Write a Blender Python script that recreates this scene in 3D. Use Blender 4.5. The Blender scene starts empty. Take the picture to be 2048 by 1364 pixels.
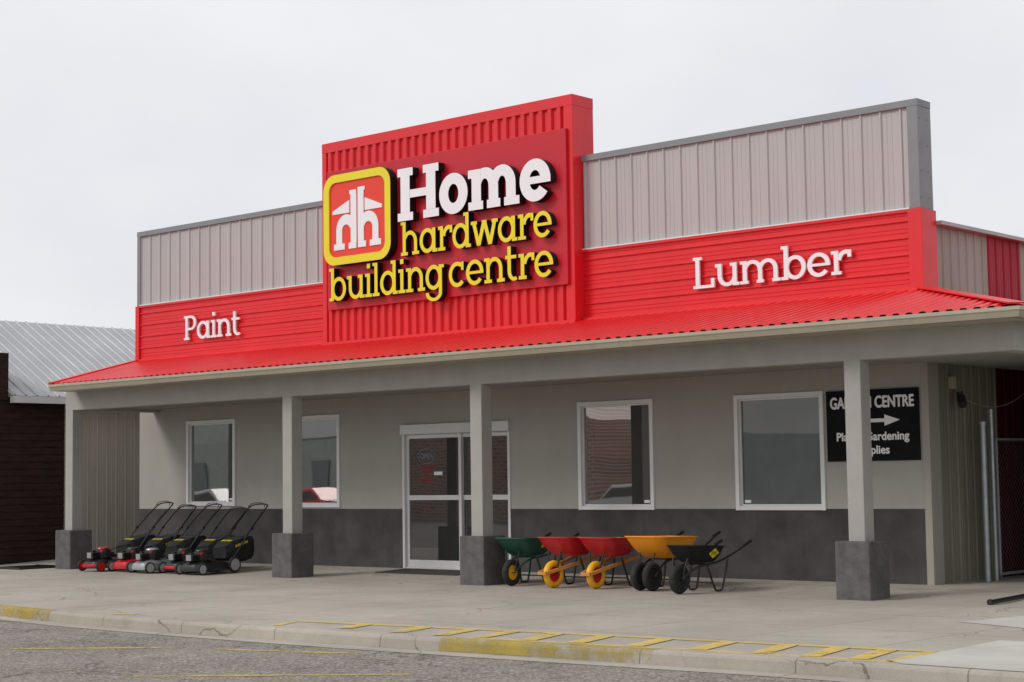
import bpy, math, random
from mathutils import Vector, Matrix
random.seed(7)
S=bpy.context.scene; COL=S.collection
# ------------------------------------------------------------------ materials
def new_mat(name):
    m=bpy.data.materials.new(name); m.use_nodes=True
    nt=m.node_tree; b=nt.nodes["Principled BSDF"]; return m,nt,b
def N(nt,t,**k):
    n=nt.nodes.new(t)
    for a,v in k.items(): setattr(n,a,v)
    return n
def math_(nt,op,a,b=None,c=None):
    n=N(nt,"ShaderNodeMath",operation=op)
    for i,v in enumerate((a,b,c)):
        if v is None: continue
        if isinstance(v,(int,float)): n.inputs[i].default_value=v
        else: nt.links.new(v,n.inputs[i])
    return n.outputs[0]
def mixc(nt,f,a,b,mode='MIX'):
    n=N(nt,"ShaderNodeMix",data_type='RGBA',blend_type=mode)
    for i,v in ((0,f),(6,a),(7,b)):
        if isinstance(v,(int,float)): n.inputs[i].default_value=v
        elif isinstance(v,tuple): n.inputs[i].default_value=(v[0],v[1],v[2],1)
        else: nt.links.new(v,n.inputs[i])
    return n.outputs[2]
def noise(nt,co,scale,detail=4,rough=.55):
    n=N(nt,"ShaderNodeTexNoise"); n.inputs["Scale"].default_value=scale; n.inputs["Detail"].default_value=detail; n.inputs["Roughness"].default_value=rough
    if co is not None: nt.links.new(co,n.inputs["Vector"])
    return n.outputs["Fac"]
def ramp(nt,f,lo,hi,a=0.,b=1.):
    n=N(nt,"ShaderNodeMapRange"); nt.links.new(f,n.inputs[0])
    n.inputs[1].default_value=lo;n.inputs[2].default_value=hi;n.inputs[3].default_value=a;n.inputs[4].default_value=b
    return n.outputs[0]
def coords(nt,scale=None):
    t=N(nt,"ShaderNodeTexCoord").outputs["Object"]
    if scale:
        mp=N(nt,"ShaderNodeMapping"); mp.inputs["Scale"].default_value=scale; nt.links.new(t,mp.inputs[0]); return mp.outputs[0]
    return t
def mat(name,col,rough=.6,metal=0.,var=.1,vs=2.,bump=0.,bs=150.,spec=.5,stretch=None,bdist=.01,streak=0.):
    m,nt,b=new_mat(name)
    co=coords(nt,stretch)
    f=noise(nt,co,vs,6)
    lo=tuple(c*(1-var) for c in col); hi=tuple(min(1,c*(1+var)) for c in col)
    c=mixc(nt,ramp(nt,f,.3,.7),lo,hi)
    if streak:
        st=noise(nt,coords(nt,(5,5,.5)),1.2,5,.65)
        c=mixc(nt,ramp(nt,st,.5,.75,0,streak),c,tuple(q*.55 for q in col))
    nt.links.new(c,b.inputs["Base Color"])
    nt.links.new(ramp(nt,f,.3,.7,min(1,rough*1.12),rough*.88),b.inputs["Roughness"])
    b.inputs["Metallic"].default_value=metal
    b.inputs["Specular IOR Level"].default_value=spec
    if bump:
        bn=N(nt,"ShaderNodeBump"); bn.inputs["Strength"].default_value=bump; bn.inputs["Distance"].default_value=bdist
        nt.links.new(noise(nt,coords(nt),bs,3),bn.inputs["Height"]); nt.links.new(bn.outputs[0],b.inputs["Normal"])
    return m
RED=(.72,.014,.022)
M={}
M['stucco']=mat("stucco grey",(.405,.384,.350),.92,var=.05,vs=1.2,bump=.6,bs=90,streak=.10)
M['stucco_post']=mat("stucco post grey",(.385,.367,.342),.92,var=.05,vs=3,bump=.7,bs=90,streak=.12)
M['dark_stucco']=mat("dark stucco",(.062,.057,.057),.85,var=.25,vs=2.2,bump=.5,bs=80,streak=.4)
M['base_dark']=mat("dark plinth stucco",(.115,.107,.107),.9,var=.25,vs=6,bump=.9,bs=60,streak=.5)
M['ribbed_grey']=mat("grey ribbed metal",(.46,.44,.436),.45,var=.04,vs=1.5,spec=.4,stretch=(1,1,.25),streak=.12)
M['trim_grey']=mat("grey flashing",(.22,.232,.245),.4,var=.06,vs=3,spec=.5)
M['red_metal']=mat("red ribbed metal",RED,.34,var=.05,vs=1.5,spec=.5,streak=.10)
M['red_band']=mat("red band metal",RED,.36,var=.05,vs=1.5,spec=.5,streak=.12)
M['red_panel']=mat("red sign panel",(.56,.013,.028),.35,var=.03,vs=1.,spec=.4)
M['red_side_shaded']=mat("shade tinted red ribbed metal",(.36,.012,.03),.5,var=.06,vs=1.,spec=.3)  # side wall red, darkened in the colour to stand for shadow
M['red_shade']=mat("deep shade red ribbed metal",(.055,.006,.011),.8,var=.1,vs=1.,spec=.1)  # same red wall under the canopy, its deep shade painted into the colour
M['red_roof']=mat("red roof metal",(.76,.020,.024),.34,var=.07,vs=1.2,spec=.5,streak=.12)
M['white_face']=mat("white letter face",(.86,.86,.88),.4,var=.02)
M['yellow_face']=mat("yellow letter face",(.82,.71,.015),.4,var=.03)
M['black_side']=mat("black letter return",(.014,.013,.014),.5,var=.2,spec=.2)
M['logo_red']=mat("emblem red",(.80,.045,.02),.35,var=.03)
M['gutter']=mat("beige gutter",(.40,.36,.275),.42,var=.06,vs=2,streak=.25)
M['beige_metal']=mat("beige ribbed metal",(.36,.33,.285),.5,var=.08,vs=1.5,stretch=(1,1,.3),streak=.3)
M['beige_shade']=mat("shade tinted beige ribbed metal",(.20,.19,.145),.6,var=.1,vs=1.5,stretch=(1,1,.3),streak=.3,spec=.2)  # beige side wall under the canopy, shade mixed into its colour
M['white_metal']=mat("pale roof metal",(.42,.43,.44),.45,var=.08,vs=1.2)
M['frame_white']=mat("white vinyl frame",(.76,.76,.75),.4,var=.03)
M['alu']=mat("white aluminium",(.66,.66,.65),.35,var=.04,metal=.1)
M['steel']=mat("galvanised steel",(.40,.43,.45),.42,metal=.5,var=.12,vs=8)
M['wire']=mat("dull wire",(.12,.12,.12),.6,metal=.3,var=.2,vs=8)
M['wood_dark']=mat("dark brown siding",(.028,.015,.012),.85,var=.3,vs=3,stretch=(1,1,6),bump=.3,bs=40,spec=.2)
M['wood_handle']=mat("varnished wood",(.55,.24,.06),.5,var=.2,vs=10,stretch=(1,.1,1))
M['black_plastic']=mat("black plastic",(.018,.018,.019),.42,var=.2,vs=10)
M['black_metal']=mat("black painted metal",(.018,.018,.020),.34,var=.2,vs=6)
M['black_tray']=mat("black powder coated tray",(.014,.014,.015),.6,var=.25,vs=6,spec=.22)
M['rubber']=mat("black rubber",(.019,.019,.019),.8,var=.25,vs=20,bump=.4,bs=60)
M['red_paint']=mat("red paint",(.52,.012,.018),.28,var=.06,vs=5)
M['green_paint']=mat("dark green paint",(.012,.075,.052),.35,var=.1,vs=5)
M['yellow_poly']=mat("orange yellow poly",(.86,.31,.008),.42,var=.05,vs=5)
M['yellow_wheel']=mat("yellow foam tyre",(.84,.44,.012),.5,var=.06,vs=6)
M['grey_plastic']=mat("grey plastic",(.36,.36,.36),.45,var=.1,vs=8)
M['silver']=mat("silver paint",(.36,.37,.38),.35,metal=.4,var=.08,vs=8)
M['fabric']=mat("black bag fabric",(.014,.014,.015),.9,var=.3,vs=12,bump=.5,bs=120)
M['yellow_mark']=mat("yellow print",(.74,.60,.02),.6,var=.1)
M['sign_black']=mat("black sign board",(.008,.008,.010),.75,var=.2,spec=.15)
M['sign_white']=mat("white vinyl print",(.84,.84,.84),.6,var=.03)
M['red_print']=mat("red print",(.55,.02,.03),.6,var=.1)
M['mat_rubber']=mat("rubber mat",(.05,.045,.042),.95,var=.3,vs=30,bump=.6,bs=100)
M['neon']=mat("unlit neon tube",(.20,.25,.30),.3,var=.05)
M['teal']=mat("teal sign",(.02,.50,.46),.4,var=.05)
M['ceiling']=mat("porch ceiling stucco",(.30,.285,.26),.95,var=.06,vs=2)
M['siding_far']=mat("grey green siding",(.52,.56,.50),.7,var=.08)
M['pale_far']=mat("pale blue wall",(.66,.78,.86),.7,var=.08)
M['car_red']=mat("red car paint",(.7,.02,.025),.2,var=.03)
M['car_white']=mat("white car paint",(.6,.6,.6),.2,var=.03)
def glass(name,col,ior=1.75,rough=.015):
    m,nt,b=new_mat(name); co=coords(nt)
    nt.links.new(mixc(nt,ramp(nt,noise(nt,co,1.1,3),.3,.7),tuple(c*.75 for c in col),tuple(c*1.2 for c in col)),b.inputs["Base Color"])
    b.inputs["Roughness"].default_value=rough; b.inputs["IOR"].default_value=ior
    bn=N(nt,"ShaderNodeBump"); bn.inputs["Strength"].default_value=.10; bn.inputs["Distance"].default_value=.02
    nt.links.new(noise(nt,co,.9,1),bn.inputs["Height"]); nt.links.new(bn.outputs[0],b.inputs["Normal"])
    return m
M['glass']=glass("window glass",(.045,.048,.047),3.6)
M['glass_blind']=glass("window glass with pale blind behind",(.105,.108,.098),1.75)
M['door_glass']=glass("door glass",(.040,.041,.040),2.2)
def ground_mats():
    m,nt,b=new_mat("pavement concrete"); co=coords(nt)
    mp=N(nt,"ShaderNodeMapping"); mp.inputs["Rotation"].default_value=(0,0,.02); mp.inputs["Location"].default_value=(.35,.1,0); nt.links.new(co,mp.inputs[0])
    sp=N(nt,"ShaderNodeSeparateXYZ"); nt.links.new(mp.outputs[0],sp.inputs[0])
    big=noise(nt,co,.5,6); mid=noise(nt,co,4,6,.7); fine=noise(nt,co,60,3)
    c=mixc(nt,ramp(nt,big,.32,.68),(.325,.290,.243),(.475,.43,.365))
    c=mixc(nt,ramp(nt,mid,.4,.75,0,.6),c,(.25,.222,.19))
    st=noise(nt,co,1.1,7,.7)
    c=mixc(nt,ramp(nt,st,.56,.72,0,.5),c,(.17,.15,.13))
    c=mixc(nt,ramp(nt,fine,.3,.7,0,.35),c,(.49,.45,.39))
    def joint(o,per,w):
        fr=math_(nt,'FRACT',math_(nt,'DIVIDE',o,per)); return math_(nt,'GREATER_THAN',math_(nt,'ABSOLUTE',math_(nt,'SUBTRACT',fr,.5)),.5-w/per)
    j=math_(nt,'MAXIMUM',joint(sp.outputs[0],1.52,.006),joint(sp.outputs[1],1.65,.007))
    vv=N(nt,"ShaderNodeTexVoronoi",feature='DISTANCE_TO_EDGE'); vv.inputs["Scale"].default_value=.33
    dn=N(nt,"ShaderNodeTexNoise"); dn.inputs["Scale"].default_value=1.7; dn.inputs["Detail"].default_value=6; nt.links.new(co,dn.inputs["Vector"])
    ad=N(nt,"ShaderNodeVectorMath",operation='MULTIPLY_ADD'); nt.links.new(dn.outputs["Color"],ad.inputs[0]); ad.inputs[1].default_value=(.9,.9,0); nt.links.new(co,ad.inputs[2]); nt.links.new(ad.outputs[0],vv.inputs["Vector"])
    ck=math_(nt,'MULTIPLY',math_(nt,'LESS_THAN',vv.outputs["Distance"],.0028),ramp(nt,noise(nt,co,.4,2),.42,.52))
    j=math_(nt,'MAXIMUM',math_(nt,'MULTIPLY',j,.7),math_(nt,'MULTIPLY',ck,.65))
    c=mixc(nt,j,c,(.10,.09,.08))
    nt.links.new(c,b.inputs["Base Color"]); b.inputs["Roughness"].default_value=.93
    bn=N(nt,"ShaderNodeBump"); bn.inputs["Strength"].default_value=.5; bn.inputs["Distance"].default_value=.006
    nt.links.new(math_(nt,'SUBTRACT',noise(nt,co,90,3),j),bn.inputs["Height"]); nt.links.new(bn.outputs[0],b.inputs["Normal"])
    M['pavement']=m
    m,nt,b=new_mat("new concrete slab"); co=coords(nt)
    nt.links.new(mixc(nt,ramp(nt,noise(nt,co,1.6,6),.3,.7),(.44,.415,.375),(.55,.52,.475)),b.inputs["Base Color"]); b.inputs["Roughness"].default_value=.9
    M['slab']=m
    m,nt,b=new_mat("worn asphalt"); co=coords(nt)
    c=mixc(nt,ramp(nt,noise(nt,co,.7,6),.3,.7),(.195,.170,.142),(.285,.256,.218))
    c=mixc(nt,ramp(nt,noise(nt,co,2.2,7,.7),.52,.68,0,.45),c,(.10,.09,.08))
    v=N(nt,"ShaderNodeTexVoronoi"); v.inputs["Scale"].default_value=45; nt.links.new(co,v.inputs["Vector"])
    sv=N(nt,"ShaderNodeSeparateColor"); nt.links.new(v.outputs["Color"],sv.inputs[0])
    c=mixc(nt,ramp(nt,sv.outputs[0],.55,1,0,.8),c,(.45,.41,.36)); c=mixc(nt,ramp(nt,sv.outputs[1],.6,1,0,.75),c,(.06,.053,.047))
    vv=N(nt,"ShaderNodeTexVoronoi",feature='DISTANCE_TO_EDGE'); vv.inputs["Scale"].default_value=.45
    dn=N(nt,"ShaderNodeTexNoise"); dn.inputs["Scale"].default_value=2.; dn.inputs["Detail"].default_value=7; nt.links.new(co,dn.inputs["Vector"])
    ad=N(nt,"ShaderNodeVectorMath",operation='MULTIPLY_ADD'); nt.links.new(dn.outputs["Color"],ad.inputs[0]); ad.inputs[1].default_value=(1.2,1.2,0); nt.links.new(co,ad.inputs[2]); nt.links.new(ad.outputs[0],vv.inputs["Vector"])
    ck=math_(nt,'LESS_THAN',vv.outputs["Distance"],.006)
    c=mixc(nt,math_(nt,'MULTIPLY',ck,.6),c,(.05,.045,.04))
    nt.links.new(c,b.inputs["Base Color"]); b.inputs["Roughness"].default_value=.95
    bn=N(nt,"ShaderNodeBump"); bn.inputs["Strength"].default_value=.6; bn.inputs["Distance"].default_value=.01
    nt.links.new(noise(nt,co,110,3),bn.inputs["Height"]); nt.links.new(bn.outputs[0],b.inputs["Normal"])
    M['asphalt']=m
    M['dirt']=mat("dry ground",(.19,.165,.125),.95,var=.25,vs=.3)
    def worn(name,col,lo,hi,sc=7,top=.92):
        m,nt,b=new_mat(name); co=coords(nt)
        nt.links.new(mixc(nt,ramp(nt,noise(nt,co,3,5),.3,.7),tuple(c*.75 for c in col),col),b.inputs["Base Color"]); b.inputs["Roughness"].default_value=.85
        f=math_(nt,'ADD',math_(nt,'MULTIPLY',noise(nt,co,sc,8,.75),.65),math_(nt,'MULTIPLY',noise(nt,co,1.3,3),.35))
        nt.links.new(ramp(nt,f,lo,hi,top,0),b.inputs["Alpha"]); return m
    M['paint_yellow']=worn("worn yellow road paint",(.74,.53,.14),.52,.66,7,.88)
    M['paint_faint']=worn("faded yellow road paint",(.64,.46,.12),.45,.58,11)
    M['paint_curb']=worn("worn yellow kerb paint",(.50,.375,.07),.44,.61,6,.82)
ground_mats()
def brick():
    m,nt,b=new_mat("brown brick"); co=coords(nt)
    mp=N(nt,"ShaderNodeMapping"); mp.inputs["Rotation"].default_value=(math.pi/2,0,0); nt.links.new(co,mp.inputs[0])
    bt=N(nt,"ShaderNodeTexBrick"); bt.inputs["Scale"].default_value=1; bt.inputs["Brick Width"].default_value=.42; bt.inputs["Row Height"].default_value=.15; bt.inputs["Mortar Size"].default_value=.02
    bt.inputs["Color1"].default_value=(.42,.20,.14,1); bt.inputs["Color2"].default_value=(.28,.13,.10,1); bt.inputs["Mortar"].default_value=(.48,.43,.38,1)
    nt.links.new(mp.outputs[0],bt.inputs["Vector"]); nt.links.new(bt.outputs["Color"],b.inputs["Base Color"]); M['brick']=m
brick()
# ------------------------------------------------------------------ mesh builder
class MB:
    def __init__(s): s.v=[];s.f=[];s.m=[]
    def add(s,vs,fs,mi=0):
        o=len(s.v); s.v+= [tuple(p) for p in vs]
        for k,f in enumerate(fs):
            s.f.append([i+o for i in f]); s.m.append(mi[k] if isinstance(mi,list) else mi)
    def quad(s,a,b,c,d,mi=0): s.add([a,b,c,d],[(0,1,2,3)],mi)
    def box(s,x0,x1,y0,y1,z0,z1,mi=0):
        v=[(x0,y0,z0),(x1,y0,z0),(x1,y1,z0),(x0,y1,z0),(x0,y0,z1),(x1,y0,z1),(x1,y1,z1),(x0,y1,z1)]
        s.add(v,[(0,3,2,1),(4,5,6,7),(0,1,5,4),(1,2,6,5),(2,3,7,6),(3,0,4,7)],mi)
    def beam(s,p0,p1,w,h,mi=0,up=(0,0,1)):
        p0=Vector(p0);p1=Vector(p1);d=(p1-p0).normalized();r=d.cross(Vector(up)).normalized();u=r.cross(d)
        v=[]
        for p in (p0,p1):
            for a,b in ((-1,-1),(1,-1),(1,1),(-1,1)): v.append(p+r*a*w/2+u*b*h/2)
        s.add(v,[(0,1,2,3),(7,6,5,4),(0,4,5,1),(1,5,6,2),(2,6,7,3),(3,7,4,0)],mi)
    def tube(s,pts,r,n=8,mi=0,smoothn=0):
        P=[Vector(p) for p in pts]
        if smoothn:
            for _ in range(smoothn):
                Q=[P[0]]
                for a,b in zip(P,P[1:]): Q+=[a*.75+b*.25,a*.25+b*.75]
                Q.append(P[-1]);P=Q
        rings=[];ref=None
        for i,p in enumerate(P):
            d=(P[min(i+1,len(P)-1)]-P[max(i-1,0)]).normalized()
            if ref is None: ref=Vector((0,0,1)) if abs(d.z)<.9 else Vector((1,0,0))
            a=(ref-d*ref.dot(d)).normalized();ref=a;b=d.cross(a)
            rings.append([p+(a*math.cos(t)+b*math.sin(t))*r for t in [2*math.pi*k/n for k in range(n)]])
        s.loft(rings,mi)
    def loft(s,rings,mi=0,cap0=True,cap1=True):
        n=len(rings[0]);v=[p for r in rings for p in r];f=[]
        for i in range(len(rings)-1):
            for k in range(n): f.append((i*n+k,i*n+(k+1)%n,(i+1)*n+(k+1)%n,(i+1)*n+k))
        if cap0:f.append(tuple(reversed(range(n))))
        if cap1:f.append(tuple((len(rings)-1)*n+k for k in range(n)))
        s.add(v,f,mi)
    def lathe_x(s,c,prof,n=24,mi=0):
        rings=[[(c[0]+dx,c[1]+rr*math.cos(t),c[2]+rr*math.sin(t)) for dx,rr in prof] for t in [2*math.pi*k/n for k in range(n)]]
        m=len(prof);v=[p for r in rings for p in r]
        f=[(i*m+k,i*m+(k+1)%m,((i+1)%n)*m+(k+1)%m,((i+1)%n)*m+k) for i in range(n) for k in range(m)]
        s.add(v,f,mi)
    def disc(s,c,ax,r,h,n=20,mi=0):
        c=Vector(c);ax=Vector(ax).normalized();s.tube([c-ax*h/2,c+ax*h/2],r,n,mi)
def setprops(o,label=None,cat=None,group=None,kind=None):
    if label:o["label"]=label
    if cat:o["category"]=cat
    if group:o["group"]=group
    if kind:o["kind"]=kind
def thing(name,loc,label,cat,group=None):
    e=bpy.data.objects.new(name,None);e.location=loc;COL.objects.link(e);e.empty_display_size=.2
    setprops(e,label,cat,group);return e
def wloc(o):
    l=Vector(o.location)
    while o.parent: o=o.parent;l+=Vector(o.location)
    return l
def mesh_obj(name,mb,mats,parent=None,origin=None,local=False,smooth=False,bevel=0,label=None):
    off=Vector((0,0,0))
    if parent and not local: off=wloc(parent)
    o_loc=Vector(origin)-off if origin is not None and not local else Vector((0,0,0))
    base=off+o_loc
    me=bpy.data.meshes.new(name)
    me.from_pydata([tuple(Vector(v)-base) for v in mb.v] if not local else mb.v,[],mb.f)
    for m in (mats if isinstance(mats,list) else [mats]): me.materials.append(M[m])
    for p,mi in zip(me.polygons,mb.m): p.material_index=mi
    me.update()
    if smooth:
        me.shade_smooth(); me.set_sharp_from_angle(angle=math.radians(38))
    o=bpy.data.objects.new(name,me);COL.objects.link(o);o.location=o_loc
    if parent:o.parent=parent
    if bevel:
        b=o.modifiers.new("bevel",'BEVEL');b.width=bevel;b.segments=2;b.limit_method='ANGLE'
    if label:o["label"]=label
    return o
# facade survey drawn for one depth -> metres on another plane
def P_(src,y):
    k=(y+18.453)/(src+18.453)
    return (lambda x:x*k+8.8622*(1-k)),(lambda z:z*k+1.4858*(1-k))
YW=2.1; YS=1.86
WX,WZ=P_(3.092,YW); SX,SZ=P_(2.842,YS)
XL=WX(-20.289); XR=WX(-2.614); ZT=WZ(6.664); ZB=WZ(5.1465); ZR=WZ(4.018); ZD=WZ(1.0248); Z0=.068
# ------------------------------------------------------------------ corrugated sheets
def profile(L,period,h,kind='major'):
    pts=[(0,0)];u=0
    if kind=='major':
        t=period*.10;
        while u<L:
            c=u+period*.12
            seq=[(c,0),(c+t*.5,h),(c+t*1.2,h),(c+t*1.7,0),(c+period*.36,0),(c+period*.39,h*.22),(c+period*.42,0),(c+period*.60,0),(c+period*.63,h*.22),(c+period*.66,0)]
            pts+= [q for q in seq if q[0]<L-.001];u+=period
    else:
        while u<L:
            seq=[(u+period*.2,0),(u+period*.32,h),(u+period*.68,h),(u+period*.8,0)]
            pts+= [q for q in seq if q[0]<L-.001];u+=period
    pts.append((L,0));return pts
def sheet(mb,o,U,V,Nn,L,Hh,prof,mi=0,back=0):
    o=Vector(o);U=Vector(U);V=Vector(V);Nn=Vector(Nn)
    v=[];f=[]
    for u,h in prof:
        a=o+U*u+Nn*h;v+=[a,a+V*Hh]
    for i in range(len(prof)-1): f.append((2*i,2*i+2,2*i+3,2*i+1))
    mb.add(v,f,mi)
# ------------------------------------------------------------------ GROUND
def structure(name,mb,m,**k):
    o=mesh_obj(name,mb,m,**k);o["kind"]="structure";return o
g=MB();g.quad((-400,-400,-.20),(400,-400,-.20),(400,600,-.20),(-400,600,-.20));structure("ground",g,'dirt')
curb=[(-60,-4.9),(-16,-5.9),(-12,-6.08),(-10.6,-6.2),(-9.5,-6.33),(-8.5,-6.43),(-6.5,-6.50),(-4.7,-6.48),(-2.9,-6.42),(-1.5,-6.33),(0.,-6.22),(1.0,-6.16),(1.9,-6.14),(60,-6.14)]
g=MB();g.quad((-60,-26,-.125),(60,-26,-.125),(60,-4,-.125),(-60,-4,-.125));structure("road",g,'asphalt')
g=MB()
rows=[]
for (x,y) in curb:
    rows.append([(x,y+.15,0.),(x,-3.,0.),(x,.35,0.),(x,YW+.02,.068),(x,14,.07)])
v=[p for r in rows for p in r];n=5
g.add(v,[(i*n+k,(i+1)*n+k,(i+1)*n+k+1,i*n+k+1) for i in range(len(rows)-1) for k in range(n-1)])
structure("pavement",g,'pavement')
def strip(mb,pts,off0,off1,z0,z1,mi=0):
    v=[];
    for x,y in pts: v+=[(x,y+off0,z0),(x,y+off1,z1)]
    mb.add(v,[(2*i,2*i+2,2*i+3,2*i+1) for i in range(len(pts)-1)],mi)
g=MB()
prof=[(0.,-.14),(0.010,-.03),(.022,-.008),(.045,0.003),(.15,.006),(.152,-.01)]
for a,b in zip(prof,prof[1:]): strip(g,curb,a[0],b[0],a[1],b[1])
k=structure("kerb",g,'pavement')
def seg(pts,x0,x1):
    def yy(x):
        for a,b in zip(pts,pts[1:]):
            if a[0]<=x<=b[0]: return a[1]+(b[1]-a[1])*(x-a[0])/(b[0]-a[0])
    xs=[x0]+[p[0] for p in pts if x0<p[0]<x1]+[x1]
    return [(x,yy(x)) for x in xs]
for x0,x1 in ((-14,-9.3),(-2.75,-.35)):
    g=MB();pp=[(-.004,-.11),(.006,-.028),(.018,-.004),(.043,.0075),(.13,.0105)]
    for a,b in zip(pp,pp[1:]): strip(g,seg(curb,x0,x1),a[0],b[0],a[1],b[1])
    structure("kerb_marking",g,'paint_curb')
g=MB();strip(g,curb,-.26,-.002,-.121,-.117);structure("gutter_apron",g,'pavement')
g=MB();g.add([(1.72,-3.85,.0085),(6.5,-4.2,.0085),(6.5,-6.08,.0085),(1.98,-6.06,.0085),(1.82,-5.95,.0085)],[(0,4,3,2,1)]);structure("concrete_slab",g,'slab')
g=MB();g.quad((.47,-2.2,.004),(1.36,-2.55,.004),(4,-.4,.004),(.9,-.2,.004));structure("concrete_slab",g,'slab')
def line(mb,a,b,w,z):
    a=Vector((a[0],a[1],0));b=Vector((b[0],b[1],0));d=(b-a).normalized();nn=Vector((-d.y,d.x,0))*w/2
    mb.quad(*[tuple(p+Vector((0,0,z))) for p in (a-nn,b-nn,b+nn,a+nn)])
g=MB();line(g,(-5.5,-5.75),(-2.6,-5.42),.12,.0045);line(g,(-2.6,-5.42),(1.72,-5.04),.12,.0045)
structure("road_marking",g,'paint_yellow')
g=MB();line(g,(-5.27,-6.25),(-5.5,-5.75),.10,.0049);line(g,(-2.6,-6.20),(.1,-6.0),.08,.0049);line(g,(.1,-6.0),(1.80,-5.93),.10,.0049);line(g,(1.70,-5.08),(1.80,-5.93),.10,.0049)
structure("road_marking",g,'paint_yellow')
for (a,b) in (((-4.36,-6.12),(-4.52,-5.66)),((-3.55,-6.18),(-3.72,-5.58)),((-2.94,-6.2),(-3.13,-5.50)),((-2.46,-6.15),(-2.62,-5.47)),((-1.88,-6.13),(-2.10,-5.42)),((-1.33,-6.10),(-1.54,-5.36)),((-.70,-6.05),(-.88,-5.30)),((-.04,-6.0),(-.22,-5.24)),((.58,-5.98),(.38,-5.18)),((1.06,-5.96),(.88,-5.14)),((1.50,-5.94),(1.32,-5.1))):
    g=MB();line(g,a,b,.17,.0085);structure("road_marking",g,'paint_yellow')
for (a,b) in (((-4.79,-7.46),(-3.3,-6.98)),((-3.54,-9.48),(-1.6,-7.95)),((.1,-10.2),(1.5,-8.1)),((-6.6,-8.6),(-5.3,-7.6))):
    g=MB();line(g,a,b,.11,-.121);structure("road_marking",g,'paint_faint')
g=MB();line(g,(-8.2,-6.22),(-7.9,-6.1),.12,.0045);structure("road_marking",g,'paint_yellow')
# ------------------------------------------------------------------ STORE BUILDING
store=thing("store_building",((XL+XR)/2,YW,0),"single storey grey stucco shop with stepped grey and red parapet","shop building")
wins=[(-18.73,-17.27,1.09,2.735,'glass'),(-15.80,-14.34,1.06,2.72,'glass'),(-8.75,-7.28,1.02,2.705,'glass'),(-5.75,-4.25,1.015,2.69,'glass_blind')]
ops=[(WX(a),WX(b),WZ(c),WZ(d)) for a,b,c,d,_ in wins]
door=(WX(-12.73),WX(-10.22),Z0-.03,WZ(2.48))
allops=ops+[door]
def gridwall(mb,x0,x1,z0,z1,y,ops,depth):
    xs=sorted({x0,x1}|{q for o in ops for q in o[:2]});zs=sorted({z0,z1}|{min(max(q,z0),z1) for o in ops for q in o[2:]})
    for i in range(len(xs)-1):
        for k in range(len(zs)-1):
            cx=(xs[i]+xs[i+1])/2;cz=(zs[k]+zs[k+1])/2
            if any(o[0]<cx<o[1] and o[2]<cz<o[3] for o in ops): continue
            mb.quad((xs[i],y,zs[k]),(xs[i+1],y,zs[k]),(xs[i+1],y,zs[k+1]),(xs[i],y,zs[k+1]))
    for o in ops:
        a,b,c,d=o;c=max(c,z0);d=min(d,z1)
        if c>=d: continue
        mb.quad((a,y,c),(a,y+depth,c),(a,y+depth,d),(a,y,d));mb.quad((b,y,c),(b,y,d),(b,y+depth,d),(b,y+depth,c))
        if o[3]<=z1: mb.quad((a,y,d),(a,y+depth,d),(b,y+depth,d),(b,y,d))
        if o[2]>=z0: mb.quad((a,y,c),(b,y,c),(b,y+depth,c),(a,y+depth,c))
g=MB();gridwall(g,XL,XR,ZD,4.2,YW,allops,.16)
g.quad((XL,YW,ZD),(XL,YW,4.2),(XL,14,4.2),(XL,14,ZD));g.quad((XR,14,0),(XR,14,4.2),(XL,14,4.2),(XL,14,0))
wall=mesh_obj("wall",g,'stucco',store)
g=MB();gridwall(g,XL,XR,-.05,ZD,YW-.004,[door],.16);g.quad((XL,YW,-.05),(XL,YW,ZD),(XL,14,ZD),(XL,14,-.05))
mesh_obj("lower_wall",g,'dark_stucco',store,label="dark charcoal stucco lower band")
def window(o,gm):
    a,b,c,d=o
    g=MB();w=.05
    y0,y1=YW-.03,YW+.06
    g.box(a-.012,a+w,y0,y1,c-.012,d+.012);g.box(b-w,b+.012,y0,y1,c-.012,d+.012)
    g.box(a+w+.0005,b-w-.0005,y0+.002,y1,d-w,d+.01);g.box(a+w+.0005,b-w-.0005,y0+.002,y1,c-.01,c+w)
    w2=w+.022;y2=YW+.02
    g.box(a+w+.001,a+w2,y2,y1,c+w+.001,d-w-.001);g.box(b-w2,b-w-.001,y2,y1,c+w+.001,d-w-.001)
    g.box(a+w2+.001,b-w2-.001,y2,y1,d-w2,d-w-.001);g.box(a+w2+.001,b-w2-.001,y2,y1,c+w+.001,c+w2)
    win=mesh_obj("window",g,'frame_white',store,origin=((a+b)/2,YW,c),bevel=.004)
    g=MB();g.quad((a+w2,YW+.045,c+w2),(b-w2,YW+.045,c+w2),(b-w2,YW+.045,d-w2),(a+w2,YW+.045,d-w2))
    mesh_obj("pane",g,gm,win)
    g=MB();sx=a+w2+.03 if gm=='glass_blind' else b-w2-.14;g.box(sx,sx+.10,YW+.038,YW+.043,c+w2+.02,c+w2+.06);mesh_obj("sticker",g,'sign_white',win)
    return win
for o,wn in zip(ops,wins): window(o,wn[4])
a,b,c,d=door;c=Z0
g=MB();w=.06
hz=WZ(2.31)
g.box(a,a+.05,YW-.02,YW+.12,c,hz-.001);g.box(b-.05,b,YW-.02,YW+.12,c,hz-.001)
g.box(a-.01,b+.01,YW-.06,YW+.12,hz,d)
g.box(a+.051,b-.051,YW+.0,YW+.12,c,c+.025)
drm=mesh_obj("door",g,'alu',store,origin=((a+b)/2,YW,c),bevel=.005,label="white framed double sliding glass door")
mid=WX(-11.40);rail=WZ(1.215)
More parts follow.
